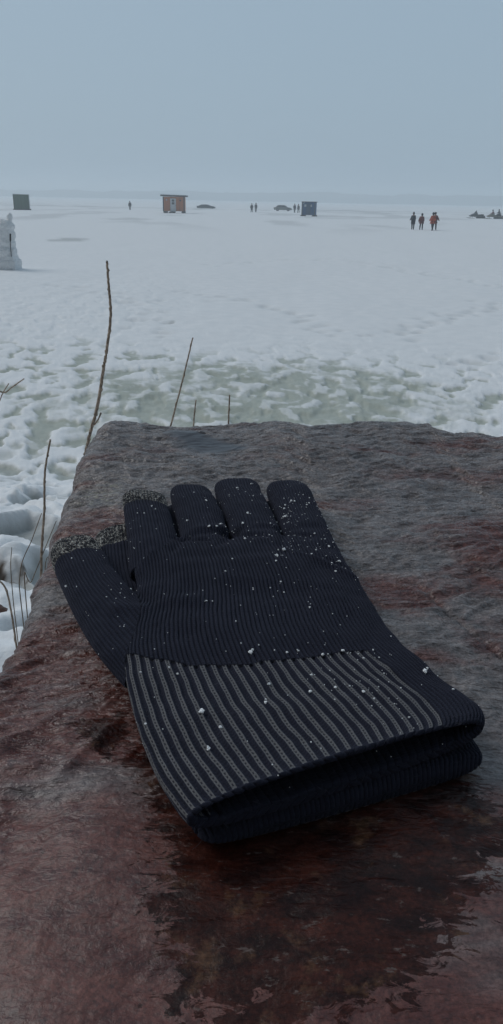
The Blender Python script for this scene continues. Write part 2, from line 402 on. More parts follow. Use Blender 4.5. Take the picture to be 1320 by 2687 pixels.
def make_boulder():
    rad = .011
    wall = np.concatenate([-np.geomspace(.95, .03, 26), -np.arange(.029, 0, -.0012)])
    A = np.concatenate([wall, np.arange(0, .445, .0009), np.linspace(.45, .70, 22), .70 - wall[::-1]])
    B = np.concatenate([-.75 + wall, np.linspace(-.75, -.51, 14), np.arange(-.50, 0, .0010), -wall[::-1]])
    def prof(s):                                        # distance past the edge -> offset, drop
        s = np.maximum(s, 0); q = rad * math.pi / 2
        return np.where(s < q, rad * np.sin(np.minimum(s, q) / rad), rad + .16 * (s - q)), np.where(s < q, rad * (1 - np.cos(np.minimum(s, q) / rad)), rad + .985 * (s - q))
    a, b = np.meshgrid(A, B)
    a1 = A[len(wall):-len(wall)].max()
    ol, dl = prof(-a); orr, dr = prof(a - a1); of, df = prof(b); on, dn = prof(-.75 - b)
    ai = np.clip(a, 0, a1); bi = np.clip(b, -.75, 0)
    xn = ai - .095
    yf = np.interp(xn, YF_X, YF_Y) + .004 * fbm(xn * 40, xn * 0 + 2, 3, 3)
    y = -.25 + (bi + .75) / .75 * (yf + .25)
    xl = np.interp(y, XL_Y, XL_X) + .0022 * fbm(y * 45, y * 0 + 7, 4, 3)
    x = xl + .006 + ai - ol + orr; Y = y + of - on
    dx = dl + dr; dy = df + dn
    drop = np.minimum((dx ** 3 + dy ** 3) ** (1 / 3), .95)
    z = ZR - drop
    # broad form: kept level where the gloves lie
    gl = np.exp(-(((x - .0) / .075) ** 2 + ((Y - .25) / .13) ** 2) ** 2)
    z = z + .0045 * fbm(x * 9, Y * 8, 11, 3) * (1 - gl) - .006 * sst(.05, -.0, ai) * (1 - .3 * gl) * sst(.46, .30, Y)
    z = z + .0025 * np.exp(-((Y - .51) / .02) ** 2) * (pn(x * 22, Y * 6, 12) + .6) + .001 * sst(-.04, -.09, x) * sst(.42, .52, Y)
    # foliated relief: long thin ledges
    ang = np.interp(x, [-.12, -.05, .02, .2], [-.75, -.35, .05, .02]) * sst(.42, .22, Y) + .1
    ca, sa = np.cos(ang), np.sin(ang)
    p = a * ca + b * sa; q = -a * sa + b * ca
    p = p + .006 * pn(a * 60, b * 60, 13); q = q + .004 * pn(a * 70, b * 70, 14)
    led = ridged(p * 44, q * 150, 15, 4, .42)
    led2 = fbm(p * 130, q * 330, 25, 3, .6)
    puddle = polymask(x, Y, [(-.060, .505), (-.045, .512), (-.02, .492), (.0, .473), (-.022, .462), (-.04, .47)], .010)
    puddle = sst(.2, .8, puddle + .12 * fbm(x * 120, Y * 120, 33, 3))
    smooth_near = sst(.13, .25, Y + .25 * np.clip(x - .02, 0, .3) + .9 * np.clip(-.03 - x, 0, .06)) * .8 + .2
    rel = (1 - .7 * puddle) * smooth_near * (1 - .35 * gl)
    disp = np.interp(Y, [.25, .5], [.0012, .0011]) * rel * (led - .85) + .0003 * rel * led2 + .0007 * fbm(a * 30, b * 30, 35, 4) * (1 - puddle)
    # a slanting facet on the left flank and cracks on the right
    def line(p0, p1, w):
        ex, ey = p1[0] - p0[0], p1[1] - p0[1]; L = math.hypot(ex, ey)
        s = ((x - p0[0]) * ex + (Y - p0[1]) * ey) / L; d = ((x - p0[0]) * ey - (Y - p0[1]) * ex) / L + .0022 * fbm(s * 60, s * 0, 44, 3)
        return np.exp(-(d / w) ** 2) * sst(-.004, .004, s) * sst(L + .004, L - .004, s), d
    for p0, p1, w, h in [((.07, .285), (.105, .205), .0012, -.0013), ((.105, .205), (.16, .15), .0012, -.0012), ((.12, .36), (.19, .345), .002, -.0015), ((-.041, .192), (-.054, .168), .0024, .0013), ((-.06, .20), (-.088, .165), .003, .0012), ((.06, .40), (.13, .385), .0018, -.001)]:
        disp = disp + h * line(p0, p1, w)[0]
    z0 = np.stack([x, Y, z], -1)
    du = np.gradient(z0, axis=1); dv = np.gradient(z0, axis=0); n = np.cross(du, dv); n /= np.linalg.norm(n, axis=-1, keepdims=True) + 1e-12
    P = z0 + n * disp[..., None]
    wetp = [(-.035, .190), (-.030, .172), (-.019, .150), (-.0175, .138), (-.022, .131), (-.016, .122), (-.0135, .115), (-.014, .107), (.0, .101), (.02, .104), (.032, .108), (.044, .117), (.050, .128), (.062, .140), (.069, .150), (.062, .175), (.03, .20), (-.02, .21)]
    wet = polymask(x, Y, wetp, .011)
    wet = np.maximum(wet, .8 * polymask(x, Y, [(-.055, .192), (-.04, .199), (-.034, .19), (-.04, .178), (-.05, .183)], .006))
    red = 1.6 * np.exp(-(((x + .075) / .022) ** 2 + ((Y - .335) / .03) ** 2)) + .8 * np.exp(-(((x - .055) / .03) ** 2 + ((Y - .28) / .02) ** 2)) + .9 * np.exp(-(((x - .125) / .03) ** 2 + ((Y - .325) / .025) ** 2))
    red += .6 * np.exp(-(((x + .075) / .02) ** 2 + ((Y - .24) / .02) ** 2)) + .6 * sst(.30, .18, Y) * sst(.06, -.02, x) + .42 * sst(.16, .11, Y)
    lich = np.exp(-(((x + .082) / .014) ** 2 + ((Y - .392) / .022) ** 2)) + .6 * np.exp(-(((x - .098) / .006) ** 2 + ((Y - .187) / .006) ** 2))
    base = np.array([0, .2, ZR - .5])
    me = mesh('boulder', (P - base).reshape(-1, 3), gridfaces(len(B), len(A)))
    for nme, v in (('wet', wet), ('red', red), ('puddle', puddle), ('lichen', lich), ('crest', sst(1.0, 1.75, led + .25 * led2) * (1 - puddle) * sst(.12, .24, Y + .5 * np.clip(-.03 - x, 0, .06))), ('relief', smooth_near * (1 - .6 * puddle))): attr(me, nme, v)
    t = NT('wet_rock'); vec = t.obj(); vs = t.obj((1, 2.2, 1.5), (0, 0, R(6)))
    n1 = t.noise(vs, 16, 6, .6, .4); n2 = t.noise(vs, 60, 6, .65); n3 = t.noise(vec, 260, 4, .65); n4 = t.noise(t.obj((1, 2.6, 1)), 7, 4, .5)
    grey = t.mix(t.step(n2, .3, .7), (.105, .090, .089), (.28, .248, .243))
    redc = t.mix(t.step(n2, .3, .72), (.080, .020, .016), (.19, .070, .055))
    rm = t.math('ADD', t.math('MULTIPLY', t.attr('red'), .85), t.math('ADD', t.math('MULTIPLY', t.math('SUBTRACT', n1, .5), 2.2), t.math('MULTIPLY', t.math('SUBTRACT', n4, .5), .9)))
    c = t.mix(t.step(rm, .02, .52), grey, redc)
    c = t.mix(t.math('MULTIPLY', t.step(n3, .58, .78), .5), c, (.21, .15, .135))
    c = t.mix(t.math('MULTIPLY', t.step(n3, .42, .26), .6), c, (.03, .02, .022))
    c = t.mix(t.math('MULTIPLY', t.attr('crest'), .62), c, (.36, .325, .32))     # ledge crests painted paler, standing in for their sheen
    lm = t.math('MULTIPLY', t.attr('lichen'), t.step(t.noise(t.obj((1, 2.4, 1)), 330, 4, .7), .5, .66))
    c = t.mix(lm, c, (.42, .41, .30))
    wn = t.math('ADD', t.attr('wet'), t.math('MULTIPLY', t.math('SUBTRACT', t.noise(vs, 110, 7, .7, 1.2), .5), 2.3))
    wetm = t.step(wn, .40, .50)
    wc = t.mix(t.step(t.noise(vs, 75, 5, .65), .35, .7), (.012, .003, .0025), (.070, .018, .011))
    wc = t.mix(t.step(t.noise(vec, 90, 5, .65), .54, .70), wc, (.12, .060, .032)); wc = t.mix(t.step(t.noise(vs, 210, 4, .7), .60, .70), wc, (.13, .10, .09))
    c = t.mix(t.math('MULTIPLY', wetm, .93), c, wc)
    gr = t.noise(vec, 850, 3, .7); c = t.mix(.8, c, t.mix(t.step(gr, .3, .7), (.35, .33, .33), (1, 1, 1)), 'MULTIPLY'); c = t.mix(t.math('MULTIPLY', t.step(gr, .68, .78), .35), c, (.25, .19, .175))
    c = t.mix(t.math('MULTIPLY', t.attr('puddle'), .9), c, (.028, .031, .040))
    rough = t.math('MULTIPLY_ADD', t.step(n2, .3, .7), .14, t.math('MULTIPLY_ADD', t.attr('relief'), -.24, .40))
    rough = t.math('SUBTRACT', rough, t.math('MULTIPLY', wetm, .04))
    rough = t.math('SUBTRACT', rough, t.math('MULTIPLY', t.attr('puddle'), .0))
    st = t.math('SUBTRACT', 1.0, t.math('MULTIPLY', t.attr('puddle'), .8), clamp=True)
    hh = t.math('MULTIPLY', t.math('ADD', t.noise(t.obj((1, 2.6, 1.4), (0, 0, R(5))), 175, 4, .52, .6), t.math('MULTIPLY', n3, .16)), st)
    hh = t.math('MULTIPLY', hh, t.attr('relief')); b1 = t.bump(hh, 1.0, .0023)
    b2 = t.bump(t.math('MULTIPLY', t.noise(vec, 700, 3, .6), st), .35, .0005, b1)
    t.set(Base_Color=c, Roughness=rough, Specular_IOR_Level=t.math('SUBTRACT', .5, t.math('MULTIPLY', wetm, .3)), Normal=b2)
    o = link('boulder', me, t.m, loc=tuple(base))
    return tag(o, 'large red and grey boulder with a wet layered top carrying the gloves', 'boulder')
make_boulder()

# ------------------------------------------------------------------ gloves
def dense(sec, n):
    sec = np.array(sec, float); k = np.linspace(0, 1, len(sec)); s = np.linspace(0, 1, n)
    out = np.stack([np.interp(s, k, sec[:, i]) for i in range(sec.shape[1])], -1)
    w = max(1, n // (len(sec) * 2))
    for _ in range(3):                                  # soften the corners, ends kept
        p = np.pad(out, ((w, w), (0, 0)), mode='reflect', reflect_type='odd')
        out = np.stack([np.convolve(p[:, i], np.ones(2 * w + 1) / (2 * w + 1), 'valid') for i in range(out.shape[1])], -1)
    return out

class Loft:                                             # a flattened knitted tube: rows of L, R, zc, hz (mm)
    P = 2.7
    def __init__(s, sec, tip=0, start=0, hollow=0, n=130, ribs=0, shift=(0, 0, 0)):
        sec = np.array(sec, float); sec[:, [0, 2]] += shift[0]; sec[:, [1, 3]] += shift[1]; sec[:, 4] += shift[2]
        s.d = dense(sec, n); s.n = n; s.ribs = ribs; s.hollow = hollow
        c = (s.d[:, 0:2] + s.d[:, 2:4]) / 2
        s.len = np.concatenate([[0], np.cumsum(np.hypot(*np.diff(c, axis=0).T))]); Lm = s.len[-1]
        wf = np.ones(n); hf = np.ones(n)
        for r, dist in ((tip, Lm - s.len), (start, s.len)):
            if r:
                q = np.clip(1 - dist / r, 0, 1); e = (1 - q ** 2.2) ** (1 / 2.2)
                hf *= np.maximum(e, .05)
                wf *= 1 - (1 - np.maximum(e, .03)) * min(1, r / (np.hypot(*(s.d[-1, 2:4] - s.d[-1, 0:2])) / 2) if r == tip else .12)
        s.wf, s.hf = wf, hf
    def ring(s, i, wall=0, m=72):
        d = s.d[i]; c = (d[0:2] + d[2:4]) / 2; h = (d[2:4] - d[0:2]) / 2; L = np.hypot(*h)
        h = h / L * max(L * s.wf[i] - wall, .2); hz = max(d[5] * s.hf[i] - wall, .15)
        t = np.linspace(0, 2 * np.pi, m, endpoint=False); ct, st = np.cos(t), np.sin(t)
        a = np.sign(ct) * np.abs(ct) ** (2 / s.P); b = np.sign(st) * np.abs(st) ** (2 / s.P)
        return np.stack([c[0] + h[0] * a, c[1] + h[1] * a, d[4] + hz * b], -1)
    def geo(s):
        m = 72; rings = [s.ring(i) for i in range(s.n)]
        if s.hollow:
            k = int(s.n * s.hollow)
            rings = [s.ring(i, 2.9) + np.array([0, 0, .9]) for i in range(k, -1, -2)] + [s.ring(0, 1.6) + np.array([0, -.5, .3]), s.ring(0, .6) + np.array([0, -.4, 0])] + rings
        v = np.concatenate(rings); f = [tuple(q) for q in gridfaces(len(rings), m, wrap=True)]
        b = (len(rings) - 1) * m
        f += [tuple(reversed(range(m))), tuple(range(b, b + m))]
        return v, f
    def coords(s, P):
        """s in 0..1, t lateral, zn, e (1 on the surface), overshoot past the ends in mm"""
        lo = np.zeros(len(P)); hi = np.ones(len(P)); k = np.linspace(0, 1, s.n)
        def fld(q):
            d = [np.interp(q, k, s.d[:, i]) for i in range(4)]
            return ((P[:, 0] - d[0]) * -(d[3] - d[1]) + (P[:, 1] - d[1]) * (d[2] - d[0])) / np.hypot(d[2] - d[0], d[3] - d[1])
        for _ in range(16):
            mid = (lo + hi) / 2; g = fld(mid) > 0
            lo = np.where(g, mid, lo); hi = np.where(g, hi, mid)
        q = (lo + hi) / 2; over = np.abs(fld(q))
        d = [np.interp(q, k, s.d[:, i]) for i in range(6)]
        hx, hy = (d[2] - d[0]) / 2, (d[3] - d[1]) / 2; L = np.hypot(hx, hy)
        t = ((P[:, 0] - (d[0] + d[2]) / 2) * hx + (P[:, 1] - (d[1] + d[3]) / 2) * hy) / (L * L)
        zn = (P[:, 2] - d[4]) / d[5]
        e = (np.abs(t / np.interp(q, k, s.wf)) ** s.P + np.abs(zn / np.interp(q, k, s.hf)) ** s.P) ** (1 / s.P) + np.where(over > .3, over, 0)
        return q, t, zn, e, L, d[5], np.interp(q, k, s.len)

def laplace(v, me, it, lam=.5):
    ne = len(me.edges); e = np.empty(ne * 2, np.int32); me.edges.foreach_get('vertices', e); e = e.reshape(-1, 2)
    cnt = np.bincount(e.ravel(), minlength=len(v)).astype(float)[:, None]
    for _ in range(it):
        a = np.stack([np.bincount(e[:, 0], v[e[:, 1], k], len(v)) + np.bincount(e[:, 1], v[e[:, 0], k], len(v)) for k in range(3)], -1)
        v = v + lam * (a / cnt - v)
    return v

def getco(me):
    v = np.empty(len(me.vertices) * 3, np.float32); me.vertices.foreach_get('co', v); return v.reshape(-1, 3).astype(float)
def getno(me):
    v = np.empty(len(me.vertices) * 3, np.float32); me.vertices.foreach_get('normal', v); return v.reshape(-1, 3).astype(float)

def make_glove(lofts, upper, voxel):
    vs, fs, b = [], [], 0
    for _, L, _ in lofts:
        v, f = L.geo(); vs.append(v); fs += [tuple(i + b for i in q) for q in f]; b += len(v)
    me = bpy.data.meshes.new('g'); me.from_pydata((np.concatenate(vs) / 1000).tolist(), [], fs)
    me = bake(evaluated(me, [('REMESH', {'mode': 'VOXEL', 'voxel_size': voxel / 1000, 'use_smooth_shade': True})]))
    P = laplace(getco(me) * 1000, me, 7)
    n = len(P); best = np.full(n, 1e9); U = np.zeros(n); V = np.zeros(n); zone = np.zeros(n); amp = np.zeros(n); prim = np.zeros(n, int)
    for k, (kind, L, info) in enumerate(lofts):
        q, t, zn, e, hw, hzz, ln = L.coords(P)
        m = e < best; best[m] = e[m]; prim[m] = k
        arc = t * hw + np.sign(t) * hzz * np.clip(1 - np.abs(zn), 0, 1)
        arcm = arc + 0
        if kind == 'palm':
            yb = info['wrist'](P[:, 0])
            stripe = (ln < yb) & (t < .665 + .0 * t) & ((zn > -.15) if upper else (zn < -.3)) & (ln > .5)
            capf = 1.0 if upper else sst(3.5, 7, ln)
            ph = np.where(stripe | ((ln < yb) & (t < .665) & upper), (t + 1) / (1.665 / 22.5) + np.where(t < 0, -1, 1) * (hzz * np.clip(1 - np.abs(zn), 0, 1)) / 3.4, t * L.ribs + capf * np.sign(t) * hzz * np.clip(1 - np.abs(zn), 0, 1) / 1.55)
            ph = np.where(e < .8, t * 18, ph)
            zz = np.where(stripe, 1.0, 0.0); aa = np.where(stripe, .8 if upper else .45, 1.05 if upper else .5) * np.where(e < .8, .1, 1) * (.25 + .75 * sst(.2, 3, ln))
        else:
            ph = t * L.ribs + np.sign(t) * hzz * np.clip(1 - np.abs(zn), 0, 1) / 1.5
            tipd = L.len[-1] - ln
            zz = np.where(tipd < info.get('speck', 0) + 1.2 * pn(P[:, 0] * .25, P[:, 1] * .25, 3), 2.0, 0.0) if info.get('speck') else np.zeros(n)
            aa = np.full(n, .5)
        U[m] = ph[m]; V[m] = ln[m]; zone[m] = zz[m]; amp[m] = aa[m]
    # soft folds of the cloth, then the ribs as relief
    for i in range(3): me.vertices.foreach_set('co', (P / 1000).astype(np.float32).ravel())
    me.update(); N = getno(me)
    x, y = P[:, 0], P[:, 1]
    fold = (1.1 - .5 * sst(205, 190, y)) * fbm(x * .028, y * .03, 61, 3) + .32 * fbm(x * .09, y * .07, 67, 2)
    if upper:
        for (ax, ay), (bx, by), w, h in [((16, 279), (38, 262), 2.6, 1.3), ((14, 281), (36, 268), 2.2, -.9), ((-42, 243), (-30, 232), 3, -1.1), ((-10, 300), (30, 306), 3, -.7), ((44, 196), (63, 180), 3, .6), ((-30, 292), (-6, 300), 2.5, -.9), ((-46, 232), (-20, 236), 4, .9), ((20, 188), (46, 182), 3.5, .5), ((0, 172), (30, 180), 4, .35), ((-26, 160), (4, 152), 4, -.35), ((-28, 290), (-31, 278), 2.2, -1.0), ((-8, 296), (-13, 284), 2.2, -1.1), ((14.5, 298), (13, 286), 2.0, -1.0), ((-29, 290), (-20, 288), 2.0, -1.2), ((-8, 296), (3, 293), 2.0, -1.2), ((15, 299), (24, 296), 2.0, -1.0), ((-22, 300), (-12, 303), 2.4, .7), ((2, 303), (10, 305), 2.4, .8), ((-44, 262), (-40, 275), 2.4, .9), ((-30, 262), (6, 270), 5, .7), ((-20, 246), (20, 244), 6, -.7)]:
            ex, ey = bx - ax, by - ay; L2 = math.hypot(ex, ey); s_ = ((x - ax) * ex + (y - ay) * ey) / L2; d_ = ((x - ax) * ey - (y - ay) * ex) / L2
            fold = fold + h * np.exp(-(d_ / w) ** 2) * np.exp(-(np.maximum(np.abs(s_ - L2 / 2) - L2 / 2, 0) / 4) ** 2)
    fold = fold * np.clip(N[:, 2] + .4, 0, 1)
    fr = U + np.where(zone == 1, .07, .12) * pn(V * .16, U * .4, 5) + np.where(zone == 1, .05, .22) * pn(x * .06, y * .05, 8)
    dist = np.abs(fr - np.floor(fr) - .5) * 2           # 0 on the crest, 1 in the groove
    rib = np.where(zone == 1, sst(.78, .46, dist) * 1.0 - .45 * sst(.2, 0, dist), 1 - sst(.66, .95, dist))
    P = P + N * (fold + amp * (rib - .6))[:, None]
    P[:, 2] = np.maximum(P[:, 2], -2)
    Vd = P / 1000 + np.array([0, 0, ZR])
    return me, Vd, fr, V, zone, prim

def knit_material():
    t = NT('knit_wool'); u = t.attr('rib'); v = t.attr('run'); zn = t.attr('zone')
    fr = t.math('FRACT', u); d = t.math('MULTIPLY', t.math('ABSOLUTE', t.math('SUBTRACT', fr, .5)), 2)   # 0 crest, 1 groove
    vec = t.obj(); fine = t.noise(vec, 1500, 3, .7); mid = t.noise(vec, 420, 4, .65)
    navy = t.mix(fine, (.010, .0115, .021), (.022, .024, .038))
    # grey double columns of stitches on the cuff
    zs = t.math('MULTIPLY', t.step(zn, .4, .6), t.step(zn, 1.6, 1.4))
    col = t.step(t.math('ADD', d, t.math('MULTIPLY', t.math('SUBTRACT', mid, .5), .25)), .45, .35)
    st = t.math('SINE', t.math('MULTIPLY', v, 2 * math.pi / 1.25))
    dark_mid = t.math('MAXIMUM', t.step(d, .07, .2), t.step(st, .5, -.6))
    gy = t.mix(fine, (.085, .085, .09), (.15, .15, .155))
    gy = t.mix(dark_mid, (.020, .020, .028), gy)
    c = t.mix(t.math('MULTIPLY', zs, col), navy, gy)
    # flecked touch tips: short pale dashes
    zt = t.step(zn, 1.4, 1.6)
    sp = t.noise(vec, 620, 2, .6, 1.5); spm = t.step(sp, .50, .58)
    c = t.mix(t.math('MULTIPLY', zt, spm), c, (.36, .35, .32))
    c = t.mix(t.math('MULTIPLY', zt, t.math('SUBTRACT', 1, spm)), c, (.010, .010, .012))
    rowh = t.math('MULTIPLY', t.math('SINE', t.math('MULTIPLY', v, 2 * math.pi / 1.1)), .14)
    h = t.math('ADD', t.math('MULTIPLY', t.math('SUBTRACT', 1, t.math('POWER', d, 3.0)), 1.2), t.math('ADD', rowh, t.math('MULTIPLY', fine, .8)))
    h = t.math('ADD', h, t.math('MULTIPLY', t.math('MULTIPLY', zt, sp), 2))
    b = t.bump(h, .9, .00035)
    t.set(Base_Color=c, Roughness=.92, Specular_IOR_Level=.12, Normal=b)
    t.b.inputs['Sheen Weight'].default_value = .05; t.b.inputs['Sheen Roughness'].default_value = .6; t.b.inputs['Sheen Tint'].default_value = (.55, .6, .8, 1)
    return t.m
KNIT = knit_material()
FUZZ = plain('wool_fibre', (.06, .062, .08), .9, .3, 300, .1)

def glove_object(name, lofts, upper, label):
    me, V, U, run, zone, prim = make_glove(lofts, upper, .33)
    n = len(me.polygons); lp = np.empty(len(me.loops), np.int32); me.loops.foreach_get('vertex_index', lp)
    quads = lp.reshape(-1, 4)
    fz = zone[quads]
    root = V.mean(0); root[2] = ZR
    speck = (fz == 2).mean(1) > .5
    cuff = (fz == 1).mean(1) > .5
    objs = []
    def piece(nm, mask, parent=None):
        ids, inv = np.unique(quads[mask], return_inverse=True)
        m2 = mesh(nm, V[ids] - root, inv.reshape(-1, 4))
        attr(m2, 'rib', U[ids]); attr(m2, 'run', run[ids])
        zz = zone[ids]; attr(m2, 'zone', zz)
        return link(nm, m2, KNIT, parent)
    body = piece(name, ~(speck | cuff)); body.location = root
    if upper or cuff.any():
        c = piece('striped_cuff', cuff, body); c['label'] = 'grey striped ribbed cuff'
    for k in np.unique(prim):
        m = speck & (prim[quads].max(1) == k)
        if m.sum() > 20:
            f = piece('fingertip', m, body); f['label'] = 'speckled grey touch fingertip'
    nv = np.zeros((len(V), 3)); a0 = V[quads]; fn = np.cross(a0[:, 2] - a0[:, 0], a0[:, 3] - a0[:, 1])
    for k in range(4): np.add.at(nv, quads[:, k], fn)
    nv /= np.linalg.norm(nv, axis=1, keepdims=True) + 1e-12
    g = np.random.default_rng(3 if upper else 4); up_ids = np.where(nv[:, 2] > -.3)[0]; fb = MB()
    for i in g.choice(up_ids, 1100 if upper else 300, replace=False):
        d = nv[i] * g.uniform(.3, 1) + g.normal(0, .55, 3); d /= np.linalg.norm(d); L = g.uniform(.0009, .0026); b_ = g.normal(0, .5, 3)
        fb.tube([V[i] - root, V[i] - root + d * L * .5 + b_ * L * .12, V[i] - root + d * L + b_ * L * .45], [.00005, .000045, .00003], 3)
    f = fb.build('fuzz', FUZZ, body); f['kind'] = 'stuff'
    bpy.data.meshes.remove(me)
    tag(body, label, 'glove')
    return V

def palm_sec(dz, hz, lower=False):
    #     Lx    Ly   Rx   Ry   zc   hz
    s = [(-13.5, 136.5, 66, 173.5, 15.2, 6.2), (-17.5, 143, 67.5, 178, 14.8, 5.9), (-23, 153, 66, 184.5, 14.3, 5.6), (-29, 168, 61.5, 192, 13.8, 5.3), (-36, 190, 55.5, 203, 13.6, 5.1), (-40, 206, 51, 213, 13.5, 5.1),
         (-42, 223, 47.5, 226, 13.5, 5.3), (-41, 243, 44.5, 245, 13.6, 5.5), (-43.5, 263, 40.8, 265, 13.7, 5.6), (-47.5, 281, 37.3, 285, 13.5, 5.4), (-51, 294, 34.5, 303, 13.0, 4.8)]
    return [(a, b, c, d, e + dz, f * hz) for a, b, c, d, e, f in s]
wr = lambda x: np.interp(x, [-42, -30, -18, 0, 20, 40, 55], [60, 53, 48, 46, 49, 53, 55]) + .8 * pn(x * .15, x * 0, 4)
def digits(shift, dz, hz):
    mk = lambda sec, **k: Loft([(a, b, c, d, e + dz, f * hz) for a, b, c, d, e, f in sec], n=90, shift=shift, **k)
    idx = [(-47, 266, -26, 268, 12.3, 4.2), (-50.5, 286, -29, 288, 13.4, 5.6), (-56.5, 315, -35.5, 316, 13.2, 5.7), (-61.5, 338, -41, 339, 12.6, 5.6), (-64, 354, -43.5, 355, 11.4, 5.0)]
    mid = [(-27.5, 274, -6, 275, 12.3, 4.3), (-29.5, 294, -8, 294, 13.8, 5.7), (-34.5, 324, -13.2, 325, 13.6, 5.8), (-40.5, 350, -19, 350, 12.8, 5.6), (-42, 365, -21, 365.5, 11.6, 5.0)]
    rng = [(-6, 274, 15, 276, 12.3, 4.3), (-7.2, 297, 14.5, 299, 13.9, 5.8), (-12.8, 329, 9.5, 331, 13.7, 5.9), (-19, 358, 4, 359, 12.9, 5.7), (-20, 374, 3, 375, 11.6, 5.1)]
    pky = [(14.5, 278, 37.2, 281, 12.3, 4.3), (15, 300, 35.5, 304, 13.5, 5.5), (11.5, 326, 33, 329, 13.2, 5.6), (8, 356, 29.4, 358.5, 12.4, 5.4), (7.2, 372, 27.5, 373, 11.4, 4.9)]
    return [('finger', mk(idx, tip=11, ribs=7.0), {'speck': 24}), ('finger', mk(mid, tip=11, ribs=7.1), {}), ('finger', mk(rng, tip=11, ribs=7.3), {}), ('finger', mk(pky, tip=11, ribs=7.0), {})]
up_thumb = [(-38, 196, -24, 228, 11, 4.4), (-50, 212, -36, 243, 12, 5.2), (-62, 235, -45.5, 252, 12.2, 5.8), (-72.5, 258, -55.5, 270, 12, 6), (-81, 278, -63, 290, 11.6, 6), (-87, 294, -71.5, 305, 10.9, 5.6)]
lo_thumb = [(-40, 205, -20, 222, 4.6, 3.8), (-50, 236, -30, 246, 4.8, 4.2), (-60, 266, -40, 272, 5.2, 4.6), (-67, 298, -47, 305, 6.2, 5.2), (-71.5, 319, -52, 328, 6.0, 5.0)]
UP = [('palm', Loft(palm_sec(0, 1), tip=5, hollow=.3, n=200, ribs=29), {'wrist': wr})] + digits((0, 0, 0), 0, 1) + [('finger', Loft(up_thumb, tip=14, n=90, ribs=7.5), {'speck': 24})]
LOW = [('palm', Loft([(a + 4.0, b + 2.5, c + .0, d - 4.0, 4.9, 4.9) for a, b, c, d, _, _ in palm_sec(0, 1)], tip=5, start=5, n=200, ribs=29), {'wrist': wr})] + digits((-3.0, -4, -8.6), 0, .86)[1:] + digits((1.5, -6, -8.6), 0, .86)[:1] + [('finger', Loft(lo_thumb, tip=10, n=90, ribs=7.0), {'speck': 24})]
VUP = glove_object('glove', UP, True, 'upper dark knit glove with grey striped cuff and scattered snow crumbs')
glove_object('glove', LOW, False, 'lower dark knit glove lying flat between the boulder and the other glove')

# ------------------------------------------------------------------ snow crumbs on the glove
def icy(name, seed, parts):
    g = np.random.default_rng(seed); b = MB()
    for k in range(parts):
        c = g.normal(0, .55, 3) if k else np.zeros(3); r = g.uniform(.35, .75, 3) if k else np.array([.8, .8, .6])
        b.ball((c[0], c[1], abs(c[2]) * .5), tuple(r), 6, 4)
    me = bpy.data.meshes.new(name); me.from_pydata([(x + g.normal(0, .12), y + g.normal(0, .12), z + g.normal(0, .1)) for x, y, z in b.v], [], b.f)
    return me
t = NT('snow_crystal'); t.set(Base_Color=(.86, .88, .90), Roughness=.35, Specular_IOR_Level=.5, Subsurface_Weight=0.); SNOWM = t.m

def crumbs():
    mx_ = VUP[:, 2] > ZR + .012; ids = np.where(mx_)[0]; g = np.random.default_rng(5)
    X, Y = VUP[ids, 0] * 1000, VUP[ids, 1] * 1000
    w = .16 + 0 * X
    for cx, cy, sx, sy, a in [(18, 318, 9, 14, 2.2), (-2, 297, 18, 9, 1.2), (24, 288, 12, 12, 2.2), (14, 276, 5, 4, 4.5), (31, 268, 6, 4, 3.0), (-8, 345, 10, 12, .7), (20, 340, 8, 12, 1.0), (12, 250, 22, 14, .6), (24, 205, 22, 3, 2.0), (32, 186, 12, 8, 1.4), (0, 165, 14, 10, .35), (40, 180, 9, 6, .9), (-44, 245, 8, 12, .4)]:
        w = w + a * np.exp(-((X - cx) / sx) ** 2 - ((Y - cy) / sy) ** 2)
    # least near the camera and on the near cuff
    w *= sst(120, 215, Y) * .75 + .25
    w /= w.sum()
    pick = g.choice(ids, 640, replace=False, p=w)
    fixed = [((-12.7, 172.5), 1.15), ((-7, 166), .75), ((5, 177), .7), ((-24, 195), .5), ((6, 186), .75), ((.5, 202), 1.0), ((30, 205.5), .8), ((13.5, 277), 1.1), ((54, 196.5), .9), ((-18, 300), .9), ((33, 262), .8), ((-1.8, 315), .7)]
    protos = [icy('snow_crumb', s, p) for s, p in ((1, 4), (2, 3), (3, 5))]
    def put(i, size, k):
        o = link('snow_crumb', protos[k % 3], None); o.data.materials.clear(); o.data.materials.append(SNOWM)
        o.location = VUP[i] + np.array([0, 0, size * .0003]); o.scale = (size * .001,) * 3; o.rotation_euler = (g.uniform(-.5, .5), g.uniform(-.5, .5), g.uniform(0, 6.28))
        tag(o, 'small white snow crumb clinging to the top of the upper dark glove', 'snow crumb', 'snow crumbs on the upper glove')
    kk = 0
    for (fx, fy), sz in fixed:
        put(ids[np.argmin((X - fx) ** 2 + (Y - fy) ** 2 - .02 * VUP[ids, 2] * 1000)], sz * .8, kk); kk += 1
    for i in pick[:70]:
        put(i, g.uniform(.32, .62), kk); kk += 1
    b = MB()
    for i in pick[70:]:
        r = g.choice([.14, .19, .25, .34], p=[.45, .3, .17, .08]) * .001; p = VUP[i]
        b.ball((p[0], p[1], p[2] + r * .5), (r * g.uniform(.7, 1.4), r * g.uniform(.7, 1.4), r), 5, 3)
    o = b.build('snow_grains', SNOWM); o['kind'] = 'stuff'
    tag(o, 'fine white snow grains dusted over the upper dark glove', 'snow grains')
crumbs()

